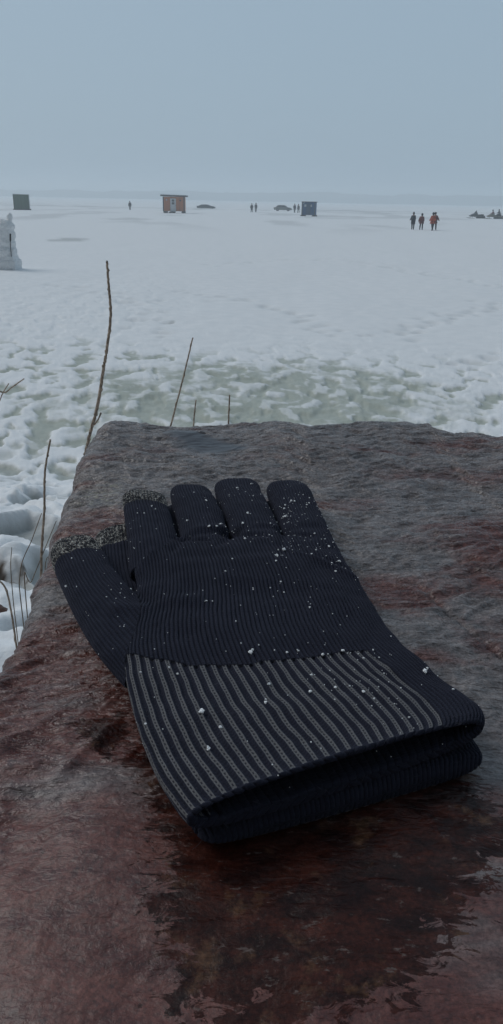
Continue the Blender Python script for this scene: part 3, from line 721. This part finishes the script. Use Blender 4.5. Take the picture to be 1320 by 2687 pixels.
# ------------------------------------------------------------------ bare stems
TWIG = plain('grey_twig', (.36, .29, .23), .8, .4, 220, .2)
STRAW = plain('dry_straw', (.22, .175, .13), .8, .3, 200, .2)
def stem(name, pts, r0, r1, mat, label, cat, seed, side=(), group=None, buds=True):
    g = random.Random(seed); P = [Vector(p) for p in pts]; out = []; rad = []
    n = 16 * (len(P) - 1)
    for i in range(n + 1):
        s = i / n * (len(P) - 1); k = min(int(s), len(P) - 2); a = s - k
        p0 = P[max(k - 1, 0)]; p1, p2 = P[k], P[k + 1]; p3 = P[min(k + 2, len(P) - 1)]
        p = .5 * ((2 * p1) + (p2 - p0) * a + (2 * p0 - 5 * p1 + 4 * p2 - p3) * a * a + (3 * p1 - p0 - 3 * p2 + p3) * a ** 3)
        w = r0 * .2
        out.append(p + Vector((g.uniform(-w, w), g.uniform(-w, w), 0)) * .5); rad.append(r0 + (r1 - r0) * i / n)
    if buds:
        for i in range(5, n, 11): rad[i] *= 1.28; out[i] += Vector((g.choice((-1, 1)) * r0 * .22, 0, 0))
    b = MB().tube(out, rad, 8)
    o = b.build(name, mat, None, True)
    tag(o, label, cat, group)
    for sp in side:
        c = MB().tube(sp, [r1 * .9, r1 * .75, r1 * .9], 6).build('side_twig', mat, o, True)
    return o
zg = 1.80
stem('twig', [(-.205, .75, zg), (-.190, .75, 2.12), (-.176, .75, 2.235), (-.170, .75, 2.266), (-.158, .75, 2.304), (-.150, .75, 2.341), (-.145, .75, 2.364), (-.140, .75, 2.395), (-.1405, .75, 2.421), (-.141, .75, 2.444)], 0.0021, .0011, TWIG,
     'tallest bare twig, thick and curving, rising past the left edge of the boulder', 'twig', 1, side=[[(-.1625, .75, 2.284), (-.158, .75, 2.29), (-.1548, .75, 2.297)]])
stem('twig', [(-.150, .9, zg), (-.122, .9, 2.16), (-.100, .9, 2.246), (-.085, .9, 2.301), (-.073, .9, 2.349)], .0014, .0008, TWIG, 'slender leaning twig behind the far edge of the boulder, against green slush', 'twig', 2)
stem('twig', [(-.082, .85, zg), (-.073, .85, 2.18), (-.069, .85, 2.258), (-.066, .85, 2.287)], .0011, .0007, TWIG, 'shortest thin twig peeking over the far edge of the boulder, left of a straight one', 'twig', 3)
stem('twig', [(-.030, .8, zg), (-.028, .8, 2.2), (-.027, .8, 2.273), (-.026, .8, 2.306)], .00115, .0008, TWIG, 'short straight upright twig over the middle of the boulder\'s far edge', 'twig', 4)
stem('twig', [(-.205, .6, zg), (-.190, .6, 2.12), (-.184, .6, 2.203), (-.1775, .6, 2.25), (-.174, .6, 2.285), (-.167, .6, 2.314)], .00135, .0008, TWIG, 'thin twig standing in the snow beside the boulder\'s left side, level with the glove', 'twig', 5)
stem('twig', [(-.60, 1.3, 1.72), (-.48, 1.3, 2.135), (-.43, 1.3, 2.183), (-.398, 1.3, 2.206)], .0017, .0010, TWIG, 'longer of two crossed twigs leaning in from the left edge of the photo', 'twig', 6)
stem('twig', [(-.52, 1.32, 1.72), (-.46, 1.31, 2.12), (-.444, 1.3, 2.168), (-.426, 1.3, 2.197)], .0013, .0009, TWIG, 'shorter of two crossed twigs leaning in from the left edge of the photo', 'twig', 7)
LG = 'pale dry grass stalk in the snow left of the boulder'
for k, pts in enumerate([[(-.203, .6, 1.85), (-.206, .6, 2.13), (-.204, .6, 2.19), (-.19, .6, 2.224), (-.18, .6, 2.248)], [(-.205, .61, 1.85), (-.203, .605, 2.162), (-.194, .6, 2.183), (-.168, .6, 2.241)], [(-.176, .6, 1.85), (-.1745, .6, 2.19), (-.173, .6, 2.213), (-.1675, .6, 2.232)], [(-.186, .62, 1.85), (-.189, .62, 2.15), (-.182, .62, 2.20)], [(-.21, .6, 1.85), (-.213, .6, 2.15), (-.209, .6, 2.215)]]):
    stem('grass_stalk', pts, .0006, .0003, STRAW, LG, 'grass stalk', 20 + k, group='dry grass stalks beside the boulder', buds=False)
stem('twig', [(-.243, .68, 2.05), (-.247, .68, 2.128), (-.262, .68, 2.142)], .0012, .0008, TWIG, 'tiny broken twig near the small brown stone at the lower left', 'twig', 9)

def lump(name, r, mat, seed, loc):
    bm = bmesh.new(); bmesh.ops.create_icosphere(bm, subdivisions=4, radius=1)
    for v in bm.verts:
        p = v.co; k = 1 + .22 * float(fbm(np.array(p.x * 1.3 + seed), np.array(p.y * 1.3 + p.z * 1.7), seed, 4))
        v.co = Vector((p.x * r[0], p.y * r[1], p.z * r[2])) * k
    me = bpy.data.meshes.new(name); bm.to_mesh(me); bm.free(); me.polygons.foreach_set('use_smooth', np.full(len(me.polygons), True))
    return link(name, me, mat, None, loc)
tag(lump('stone', (.024, .022, .017), plain('brown_stone', (.11, .062, .05), .7, .4, 60), 3, (-.412, 1.05, 1.885)), 'small brown stone half sunk in snow at the left edge', 'stone')

# ------------------------------------------------------------------ people
SKIN = plain('skin', (.36, .20, .15), .6, .1)
def cloth(n, c): return plain(n, c, .9, .35, 14, .1)
DARK = cloth('dark_cloth', (.020, .021, .027)); CHAR = cloth('charcoal_cloth', (.035, .035, .042)); RUST = cloth('rust_jacket', (.42, .082, .036)); BRN = cloth('maroon_jacket', (.15, .042, .036)); BOOT = cloth('boot_rubber', (.012, .012, .013)); NAVYC = cloth('navy_cloth', (.022, .026, .045)); FUR = cloth('fur_trim', (.14, .12, .11))

def person(loc, rz, label, h=1.72, jacket=DARK, trousers=DARK, hat=CHAR, stride=.12, arms=((.25, 0), (.25, 0)), seated=False, coat=False, wide=1.0, group=None, hood=False):
    k = h / 1.72 * (.93 if loc[1] < 100 else 1.03)
    hip = .92; sh = 1.42; V3 = Vector
    if seated: hip = .42; sh = .92
    lean = .10 if seated else .02
    hipc, chest, neck, head = (0, 0, hip), (0, lean, (hip + sh) / 2 + .1), (0, lean * 1.6, sh + .07), (0, lean * 2 + .02, sh + .20)
    v = [hipc, (0, lean * .5, hip + .18), chest, (0, lean * 1.5, sh), neck, head, (0, lean * 2 + .02, sh + .29)]
    e = [(0, 1), (1, 2), (2, 3), (3, 4), (4, 5), (5, 6)]; r = [.145, .13, .15, .12, .055, .095, .08]
    legs, armsj = [], []
    for s in (-1, 1):
        if seated: kn = (s * .22, .42, hip + .02); an = (s * .24, .40, .06); toe = (s * .24, .54, .03)
        else:
            st = stride * s; kn = (s * .11, st * .75 + .03, hip * .53); an = (s * .11, st * 1.4 - (.05 if st < 0 else 0), .085 + (.05 if st < 0 else 0)); toe = (s * .12, an[1] + .15, .035)
        hp = (s * .10, 0, hip - .06); legs.append((hp, kn, an, toe))
        b = len(v); v += [hp, kn, an, toe]; e += [(0, b), (b, b + 1), (b + 1, b + 2), (b + 2, b + 3)]; r += [.085, .06, .042, .04]
        out, fw = arms[0 if s < 0 else 1]
        if seated: el = (s * .30, .22, sh - .24); ha = (s * .26, .46, sh - .28)
        else: el = (s * (.20 + out * .30), lean + fw * .4 - .03, sh - .29); ha = (s * (.21 + out * .34), lean + fw + .04, sh - .55 + abs(fw) * .35)
        s0 = (s * .17, lean * 1.5, sh - .03); armsj.append((s0, el, ha))
        hd = V3(ha) - V3(el); hd.normalize(); fg = tuple(V3(ha) + hd * .09)
        b = len(v); v += [s0, el, ha, fg]; e += [(3, b), (b, b + 1), (b + 1, b + 2), (b + 2, b + 3)]; r += [.06, .045, .032, (.028, .04)]
        th = tuple(V3(ha) + hd * .05 + V3((-s * .045, .02, 0))); v.append(th); e.append((b + 2, b + 4)); r.append(.016)
    v += [(0, lean * 2 + .125, sh + .195)]; e += [(5, len(v) - 1)]; r += [.018]    # nose
    sc = lambda L: [tuple(c * k for c in p) for p in L]
    body = link('person', skin(sc(v), e, [tuple(c * k for c in (q if hasattr(q, '__len__') else (q, q))) for q in r]), SKIN, None, loc)
    body.rotation_euler = (0, 0, rz); tag(body, label, 'person', group)
    w = wide
    # jacket or long coat
    hem = hip - (.42 if coat else .12) if not seated else hip - .05
    jv = [(0, 0, hip), (0, 0, hem), (0, lean * .5, hip + .18), chest, (0, lean * 1.5, sh), (0, lean * 1.6, sh + .06)]; je = [(0, 1), (0, 2), (2, 3), (3, 4), (4, 5)]
    jr = [(.20 * w, .18), (.22 * w, .19) if coat else (.20 * w, .18), (.19 * w, .17), (.20 * w, .175), (.165 * w, .14), .095]
    for s0, el, ha in armsj:
        b = len(jv); jv += [s0, el, ha]; je += [(4, b), (b, b + 1), (b + 1, b + 2)]; jr += [.095, .078, .062]
    link('jacket', skin(sc(jv), je, [tuple(c * k for c in (q if hasattr(q, '__len__') else (q, q))) for q in jr]), jacket, body)
    tv = [(0, 0, hip)]; te = []; trr = [.16]
    for hp, kn, an, toe in legs:
        b = len(tv); tv += [hp, kn, (an[0], an[1], an[2] + .02)]; te += [(0, b), (b, b + 1), (b + 1, b + 2)]; trr += [.105, .085, .075]
    link('trousers', skin(sc(tv), te, [q * k for q in trr]), trousers, body)
    for hp, kn, an, toe in legs:
        link('boot', skin(sc([(an[0], an[1] - .02, an[2] + .12), (an[0], an[1], an[2] - .01), (toe[0], toe[1] + .02, toe[2] + .015)]), [(0, 1), (1, 2)], [.065 * k, .062 * k, .05 * k]), BOOT, body)
    hb = MB().ball((0, (lean * 2 - .005) * k, (sh + .245) * k), ((.125 if hood else .11) * k, (.125 if hood else .115) * k, (.15 if hood else .12) * k), 14, 10)
    ho = hb.build('hood' if hood else 'hat', hat, body, True)
    return body

person((-26.9, 172.0, -.02), R(30), 'lone dark figure standing between the green hut and the wooden hut', 1.70, DARK, DARK, CHAR, .03, wide=1.35)
person((-1.25, 173.5, -.02), R(150), 'broader and shorter of the two people standing right of the dark car', 1.68, DARK, DARK, DARK, .05, ((.35, .1), (.3, .05)), wide=1.45, coat=True)
person((-.40, 175.5, -.02), R(-160), 'slimmer and taller of the two people standing right of the dark car', 1.80, CHAR, DARK, CHAR, .06, ((.1, 0), (.1, .05)), wide=1.1)
person((8.15, 180.4, -.02), R(200), 'left person of the close pair between the pale car and the blue hut', 1.76, NAVYC, DARK, DARK, .05, ((.15, .05), (.3, .15)), wide=1.25)
person((9.05, 181.2, -.02), R(140), 'right person of the close pair between the pale car and the blue hut', 1.74, DARK, DARK, CHAR, .06, ((.3, .2), (.1, .05)), wide=1.2)
person((15.8, 82.5, -.02), R(8), 'leftmost walker of the group, in a long dark coat with raised elbows', 1.72, CHAR, DARK, FUR, .02, ((.10, .34), (.10, .36)), coat=True, wide=1.3, hood=True)
person((16.55, 82.0, -.02), R(-18), 'middle walker of the group, in a maroon jacket, one arm hanging out', 1.62, BRN, DARK, CHAR, .17, ((.34, -.04), (.05, .34)), hood=True, wide=1.35)
person((17.30, 80.2, -.02), R(10), 'walker in a rust orange jacket leading the right of the group', 1.76, RUST, DARK, CHAR, .22, ((.10, .30), (.0, .15)), wide=1.4, hood=True)
person((17.66, 81.0, -.02), R(-25), 'walker half hidden behind the rust orange jacket, in darker brown clothes', 1.80, BRN, DARK, CHAR, .20, ((.0, .1), (.34, .30)), wide=1.25)

# ------------------------------------------------------------------ ice fishing huts
def planks(name, c0, c1, step):
    t = NT(name); tc = t.n('ShaderNodeTexCoord'); sp = t.n('ShaderNodeSeparateXYZ'); t.l(tc.outputs['Object'], sp.inputs[0])
    q = t.math('DIVIDE', t.math('ADD', sp.outputs[0], sp.outputs[1]), step); fr = t.math('FRACT', q); fl = t.math('FLOOR', q)
    wn = t.n('ShaderNodeTexWhiteNoise', noise_dimensions='1D'); t.l(fl, wn.inputs['W'])
    grain = t.noise(t.obj((9, 9, .7)), 3, 5)
    c = t.mix(t.math('ADD', t.math('MULTIPLY', wn.outputs[0], .6), t.math('MULTIPLY', grain, .4)), c0, c1)
    c = t.mix(t.step(t.math('ABSOLUTE', t.math('SUBTRACT', fr, .5)), .44, .49), c, tuple(x * .35 for x in c0))
    return t.set(Base_Color=c, Roughness=.75, Specular_IOR_Level=.2)
DK = plain('dark_timber', (.035, .03, .03), .8); WHITE = plain('white_paint', (.62, .64, .66), .5, .08); GLASS = plain('dark_glass', (.02, .025, .03), .12, .1, 3, .5)
SNOWCAP = plain('roof_snow', (.78, .80, .82), .8, .05); PALE = plain('pale_panel', (.42, .45, .47), .6, .15); METAL = plain('grey_steel', (.22, .23, .24), .45, .2, 8, .5, .4)

def wooden_hut():
    r = empty('wooden_hut', (-15.05, 146.6, 0), R(1)); tag(r, 'orange wooden ice fishing hut with a white door and flat dark roof', 'hut')
    W, D, H = 3.8, 3.0, 2.52
    wm = planks('orange_planks', (.42, .118, .032), (.60, .195, .058), .22)
    MB().box((0, D / 2, .25 + H / 2), (W, D, H - .1)).build('wall', wm, r)
    for sx in (-1, 1): MB().box((sx * (W / 2 - .04), -.02, .25 + H / 2 - .04), (.20, .10, H - .1)).build('corner_post', DK, r)
    rf = MB().prism([(-W / 2 - .42, .25 + H), (W / 2 + .42, .25 + H - .06), (W / 2 + .42, .25 + H + .16), (-W / 2 - .42, .25 + H + .24)], -.5, D + .4).build('roof', DK, r)
    MB().prism([(-W / 2 - .38, .25 + H + .243), (W / 2 + .38, .25 + H + .168), (W / 2 + .36, .25 + H + .25), (-W / 2 - .36, .25 + H + .33)], -.46, D + .36).build('roof_snow', SNOWCAP, rf)
    d = MB().box((-.12, -.06, 1.33), (1.0, .09, 2.2)).build('door', WHITE, r)
    for z in (1.62, 2.08): MB().box((-.12, -.115, z), (.46, .03, .36)).build('pane', GLASS, d)
    MB().box((.28, -.13, 1.25), (.05, .06, .14)).build('handle', METAL, d)
    MB().ball((-1.28, -.08, 2.18), (.13, .08, .15)).build('lamp', PALE, r, True)
    MB().ball((1.18, -.08, 2.10), (.17, .10, .14)).build('lantern', DK, r, True)
    for sx in (-1.6, 1.65): MB().prism([(sx - .28, 0), (sx + .28, 0), (sx + .26, .3), (sx - .26, .3)], -.1, D).build('skid', DK, r)
    MB().box((-.28, -.42, .12), (1.15, .62, .24)).build('step', DK, r)
wooden_hut()

def green_hut():
    r = empty('green_hut', (-42.5, 147, 0), R(14)); tag(r, 'plain grey green box shaped ice hut far left', 'hut')
    W, D, H = 2.75, 2.4, 2.4; g = planks('green_panels', (.040, .092, .052), (.058, .118, .068), .6)
    MB().box((0, D / 2, .16 + H / 2), (W, D, H)).build('wall', g, r)
    MB().box((W / 2 - .02, -.02, .16 + H / 2), (.1, .06, H - .02)).build('edge_trim', PALE, r)
    MB().box((-W / 2 + .02, -.02, .16 + H / 2), (.08, .06, H - .02)).build('edge_trim', DK, r)
    MB().prism([(-W / 2 - .05, .163 + H), (W / 2 + .06, .163 + H), (W / 2 + .06, .20 + H), (.3, .22 + H), (-W / 2 - .05, .27 + H)], -.06, D + .06).build('roof', PALE, r)
    MB().box((W / 2 + .015, D / 2, 1.1), (.03, .8, 1.8)).build('door', PALE, r)
    for y in (.15, D - .15): MB().box((0, y, .08), (W + .35, .16, .155)).build('skid', DK, r)
green_hut()

def blue_hut():
    r = empty('blue_hut', (8.8, 142, 0), R(-12)); tag(r, 'dark blue ice hut with grey frame and two small bright windows', 'hut')
    W, D, H = 2.25, 2.2, 2.05; bl = planks('blue_panels', (.008, .062, .17), (.016, .10, .26), .4)
    MB().box((0, D / 2, .2 + H / 2), (W, D, H)).build('wall', bl, r)
    for sx in (-1, 1): MB().box((sx * (W / 2 - .02), -.02, .2 + H / 2), (.16, .08, H - .02)).build('corner_post', plain('grey_frame', (.06, .07, .075), .7), r)
    MB().box((0, D / 2, .205 + H + .06), (W + .22, D + .2, .12)).build('roof', DK, r)
    MB().box((-W / 2 - .015, D / 2, 1.3), (.03, D * .9, 2.0)).build('side_panel', PALE, r)
    for x, w in ((-.55, .34), (.50, .22)):
        f = MB().box((x, -.03, 1.72), (w, .05, .36)).build('window', PALE, r)
        MB().box((x, -.06, 1.72), (w * .55, .02, .22)).build('pane', plain('bright_glass', (.35, .40, .45), .1), f)
    MB().prism([(-1.0, 2.05), (-.9, 2.0), (-.45, 2.38), (-.55, 2.42)], -.05, -.005).build('brace', PALE, r)
    MB().box((.0, -.03, 1.15), (.75, .05, 1.85)).build('door', plain('blue_door', (.022, .06, .12), .6), r)
    for x in (-1.0, 1.0): MB().prism([(x - .42, 0), (x + .34, 0), (x + .2, .2), (x - .2, .2)], -.2, D + .1).build('skid', DK, r)
blue_hut()

# ------------------------------------------------------------------ cars
def car(loc, rz, label, paint, L=4.6, low=False):
    r = empty('car', loc, rz); tag(r, label, 'car')
    h = 1.12 if low else 1.40; z0 = .28
    prof = [(-L / 2, .50), (-L / 2 + .05, .84), (-L / 2 + .55, .93), (-L * .02 - .9, .96), (.85, .95), (L / 2 - .45, .82), (L / 2 - .05, .66), (L / 2, .42), (L / 2 - .1, .26), (-L / 2 + .12, .28)]
    if low: prof = [(x, z * .88) for x, z in prof]
    b = MB().prism(prof, -.86, .86, lambda p, y: y * (1 - .10 * max(0, p[1] - .6)))
    b.build('body', paint, r, False, .035)
    zb = .93 * (.88 if low else 1)
    cab = [(-1.75, zb - .02), (-1.15, h - .04), (-.7, h), (.15, h), (.45, h - .05), (1.15, zb - .02)]
    MB().prism(cab, -.78, .78, lambda p, y: y * (1 - .28 * max(0, p[1] - zb))).build('roof', paint, r, False, .03)
    def win(pts, s): 
        return [(x, s * (.79 * (1 - .28 * max(0, z - zb)) + .004), z) for x, z in pts]
    for s in (-1, 1):
        for pts in ([(-1.45, zb + .04), (-1.08, h - .09), (-.35, h - .07), (-.35, zb + .04)], [(-.25, zb + .04), (-.25, h - .07), (.32, h - .10), (.85, zb + .04)]):
            w = win(pts, s); q = [(x, y + s * .012, z) for x, y, z in w]
            MB().add(w + q, [(0, 1, 2, 3), (7, 6, 5, 4), (0, 4, 5, 1), (1, 5, 6, 2), (2, 6, 7, 3), (3, 7, 4, 0)]).build('window', GLASS, r)
    for x0, z1, x1, z2, nm in ((.50, h - .07, 1.12, zb + .03, 'windscreen'), (-1.20, h - .07, -1.72, zb + .03, 'rear_window')):
        o = .012 if x1 > 0 else -.012
        a = [(x0 + o, -.62, z1 + .01), (x0 + o, .62, z1 + .01), (x1 + o, .68, z2 + .01), (x1 + o, -.68, z2 + .01)]
        MB().add(a + [(x + o, y, z + .012) for x, y, z in a], [(0, 1, 2, 3), (7, 6, 5, 4), (0, 4, 5, 1), (1, 5, 6, 2), (2, 6, 7, 3), (3, 7, 4, 0)]).build(nm, GLASS, r)
    for sx in (-1, 1):
        for sy in (-1, 1):
            w = MB().tube([(sx * L * .29, sy * .70, .31), (sx * L * .29, sy * .885, .31)], .32, 20).build('wheel', BOOT, r)
            MB().tube([(sx * L * .29, sy * .886, .31), (sx * L * .29, sy * .90, .31)], .19, 14).build('rim', METAL, w)
    for sy in (-1, 1):
        MB().ball((L / 2 - .12, sy * .62, .62 * (.88 if low else 1)), (.09, .17, .07)).build('headlight', PALE, r, True)
        MB().box((-L / 2 + .0, sy * .64, .74 * (.88 if low else 1)), (.06, .3, .12)).build('taillight', plain('red_lens', (.2, .02, .02), .3), r)
    return r
car((-13.3, 211, .0), R(-4), 'low dark car sunk behind a snow bank right of the wooden hut', plain('black_paint', (.022, .026, .026), .35, .2, 4, .5), 4.7, True)
car((6.25, 202.5, .0), R(-5), 'pale grey car parked left of the blue hut', plain('silver_paint', (.17, .18, .165), .35, .15, 4, .5, .3), 4.5)

# ------------------------------------------------------------------ snowmobiles
def snowmobile(loc, rz, label, paint):
    r = empty('snowmobile', loc, rz); tag(r, label, 'snowmobile')
    # x forward
    hood = MB().prism([(-.2, .30), (1.25, .30), (1.45, .42), (1.2, .62), (.62, .86), (.30, .90), (.05, .74), (-.2, .62)], -.40, .40, lambda p, y: y * (1 - .35 * max(0, p[1] - .35)))
    hood.build('hood', paint, r, False, .04)
    MB().prism([(.30, .90), (.52, .88), (.28, 1.22), (.20, 1.22)], -.24, .24).build('windshield', GLASS, r)
    MB().prism([(-1.35, .52), (-1.30, .74), (-.75, .72), (-.1, .66), (.1, .72), (.1, .5)], -.22, .22).build('seat', BOOT, r, False, .03)
    MB().prism([(-1.6, .30), (.0, .26), (.0, .5), (-1.35, .52), (-1.62, .42)], -.32, .32).build('tunnel', paint, r)
    MB().prism([(-1.55, .02), (-.1, .0), (.1, .12), (-.05, .27), (-1.6, .28), (-1.72, .16)], -.20, .20).build('track', BOOT, r)
    for s in (-1, 1):
        sk = MB().prism([(.55, .0), (1.55, .0), (1.80, .16), (1.76, .18), (1.50, .05), (.55, .05)], s * .48 - .08, s * .48 + .08).build('ski', DK, r)
        MB().tube([(1.05, s * .48, .05), (.95, s * .30, .42)], .035, 6).build('strut', METAL, sk)
        MB().tube([(.12, 0, .95), (.05, s * .20, 1.02), (-.02, s * .36, 1.0)], .02, 6).build('handlebar', DK, r)
    MB().ball((1.22, 0, .56), (.09, .18, .06)).build('headlight', PALE, r, True)
    return r
SLP = plain('black_cowling', (.03, .03, .033), .4, .2, 5, .5); SLT = plain('tan_cowling', (.16, .125, .085), .4, .2, 5, .5)
snowmobile((41.9, 156.1, 0), R(188), 'leftmost black snowmobile with a crouching rider', SLP)
snowmobile((44.9, 154.9, 0), R(183), 'tan nosed snowmobile carrying two riders in a row', SLT)
snowmobile((48.3, 156.6, 0), R(184), 'snowmobile cut off by the right edge of the photo', SLP)
person((41.95, 156.1, .24), R(98), 'crouching rider on the leftmost black snowmobile', 1.45, DARK, DARK, BOOT, seated=True, wide=1.1, hood=True)
person((44.75, 154.9, .30), R(93), 'front rider on the tan nosed snowmobile', 1.70, BRN, DARK, BOOT, seated=True, wide=1.1, hood=True)
person((45.9, 154.9, .38), R(93), 'passenger behind the rider on the tan nosed snowmobile', 1.72, DARK, DARK, BOOT, seated=True, wide=1.05, hood=True)
person((48.0, 156.6, .38), R(94), 'rider sitting upright on the snowmobile at the right edge', 1.80, CHAR, DARK, BOOT, seated=True, wide=1.1, hood=True)

# ------------------------------------------------------------------ snow sculpture with a stick in it
def sculpture():
    b = MB()
    def bl(c, r): b.ball(c, r, 18, 12)
    b.box((0, 0, .16), (.98, .9, .34)); b.box((.02, 0, .42), (.9, .8, .3), 0, .85)
    bl((.0, 0, .62), (.50, .42, .30)); bl((.04, 0, .95), (.42, .33, .38)); bl((.07, 0, 1.22), (.42, .32, .32))
    bl((.07, 0, 1.48), (.43, .31, .27)); bl((.33, 0, 1.74), (.10, .10, .20)); bl((-.22, 0, 1.74), (.14, .12, .17)); bl((.27, -.05, 1.02), (.16, .18, .3)); bl((.22, 0, 1.4), (.2, .22, .2)); bl((-.33, -.05, 1.2), (.14, .16, .25))
    me = bpy.data.meshes.new('s'); me.from_pydata(b.v, [], b.f)
    me = bake(evaluated(me, [('REMESH', {'mode': 'VOXEL', 'voxel_size': .022, 'use_smooth_shade': True})]))
    P = laplace(getco(me), me, 12); me.vertices.foreach_set('co', P.astype(np.float32).ravel()); me.update(); N = getno(me)
    P = P + N * (.04 * fbm(P[:, 0] * 4 + P[:, 1] * 2, P[:, 2] * 4 + P[:, 1] * 1.5, 3, 4) + .012 * fbm(P[:, 0] * 17, P[:, 2] * 17 + P[:, 1] * 9, 5, 2))[:, None]
    me.vertices.foreach_set('co', P.astype(np.float32).ravel()); me.update()
    t = NT('packed_snow'); vec = t.obj(); c = t.mix(t.noise(vec, 4, 5), (.78, .81, .82), (.86, .87, .88))
    t.set(Base_Color=c, Roughness=.7, Specular_IOR_Level=.3, Normal=t.bump(t.noise(vec, 14, 5), .5, .03))
    o = link('snow_figure', me, t.m, None, (-9.15, 28.9, -.03))
    tag(o, 'lumpy upright figure of packed snow with two stubs on top', 'snow figure')
    st = empty('stick', (-8.78, 28.52, .55)); tag(st, 'thin dark topped stick leaning against the packed snow figure', 'stick')
    MB().tube([(-.01, .04, -.12), (.0, .02, .3), (.01, .03, .42)], .014, 8).build('shaft', plain('grey_wood', (.10, .085, .085), .8), st, True)
    MB().tube([(.009, .028, .41), (.012, .03, .44), (.03, .035, .66), (.031, .035, .675)], [.016, .028, .03, .018], 10).build('grip', plain('black_grip', (.025, .02, .02), .7), st, True)
sculpture()
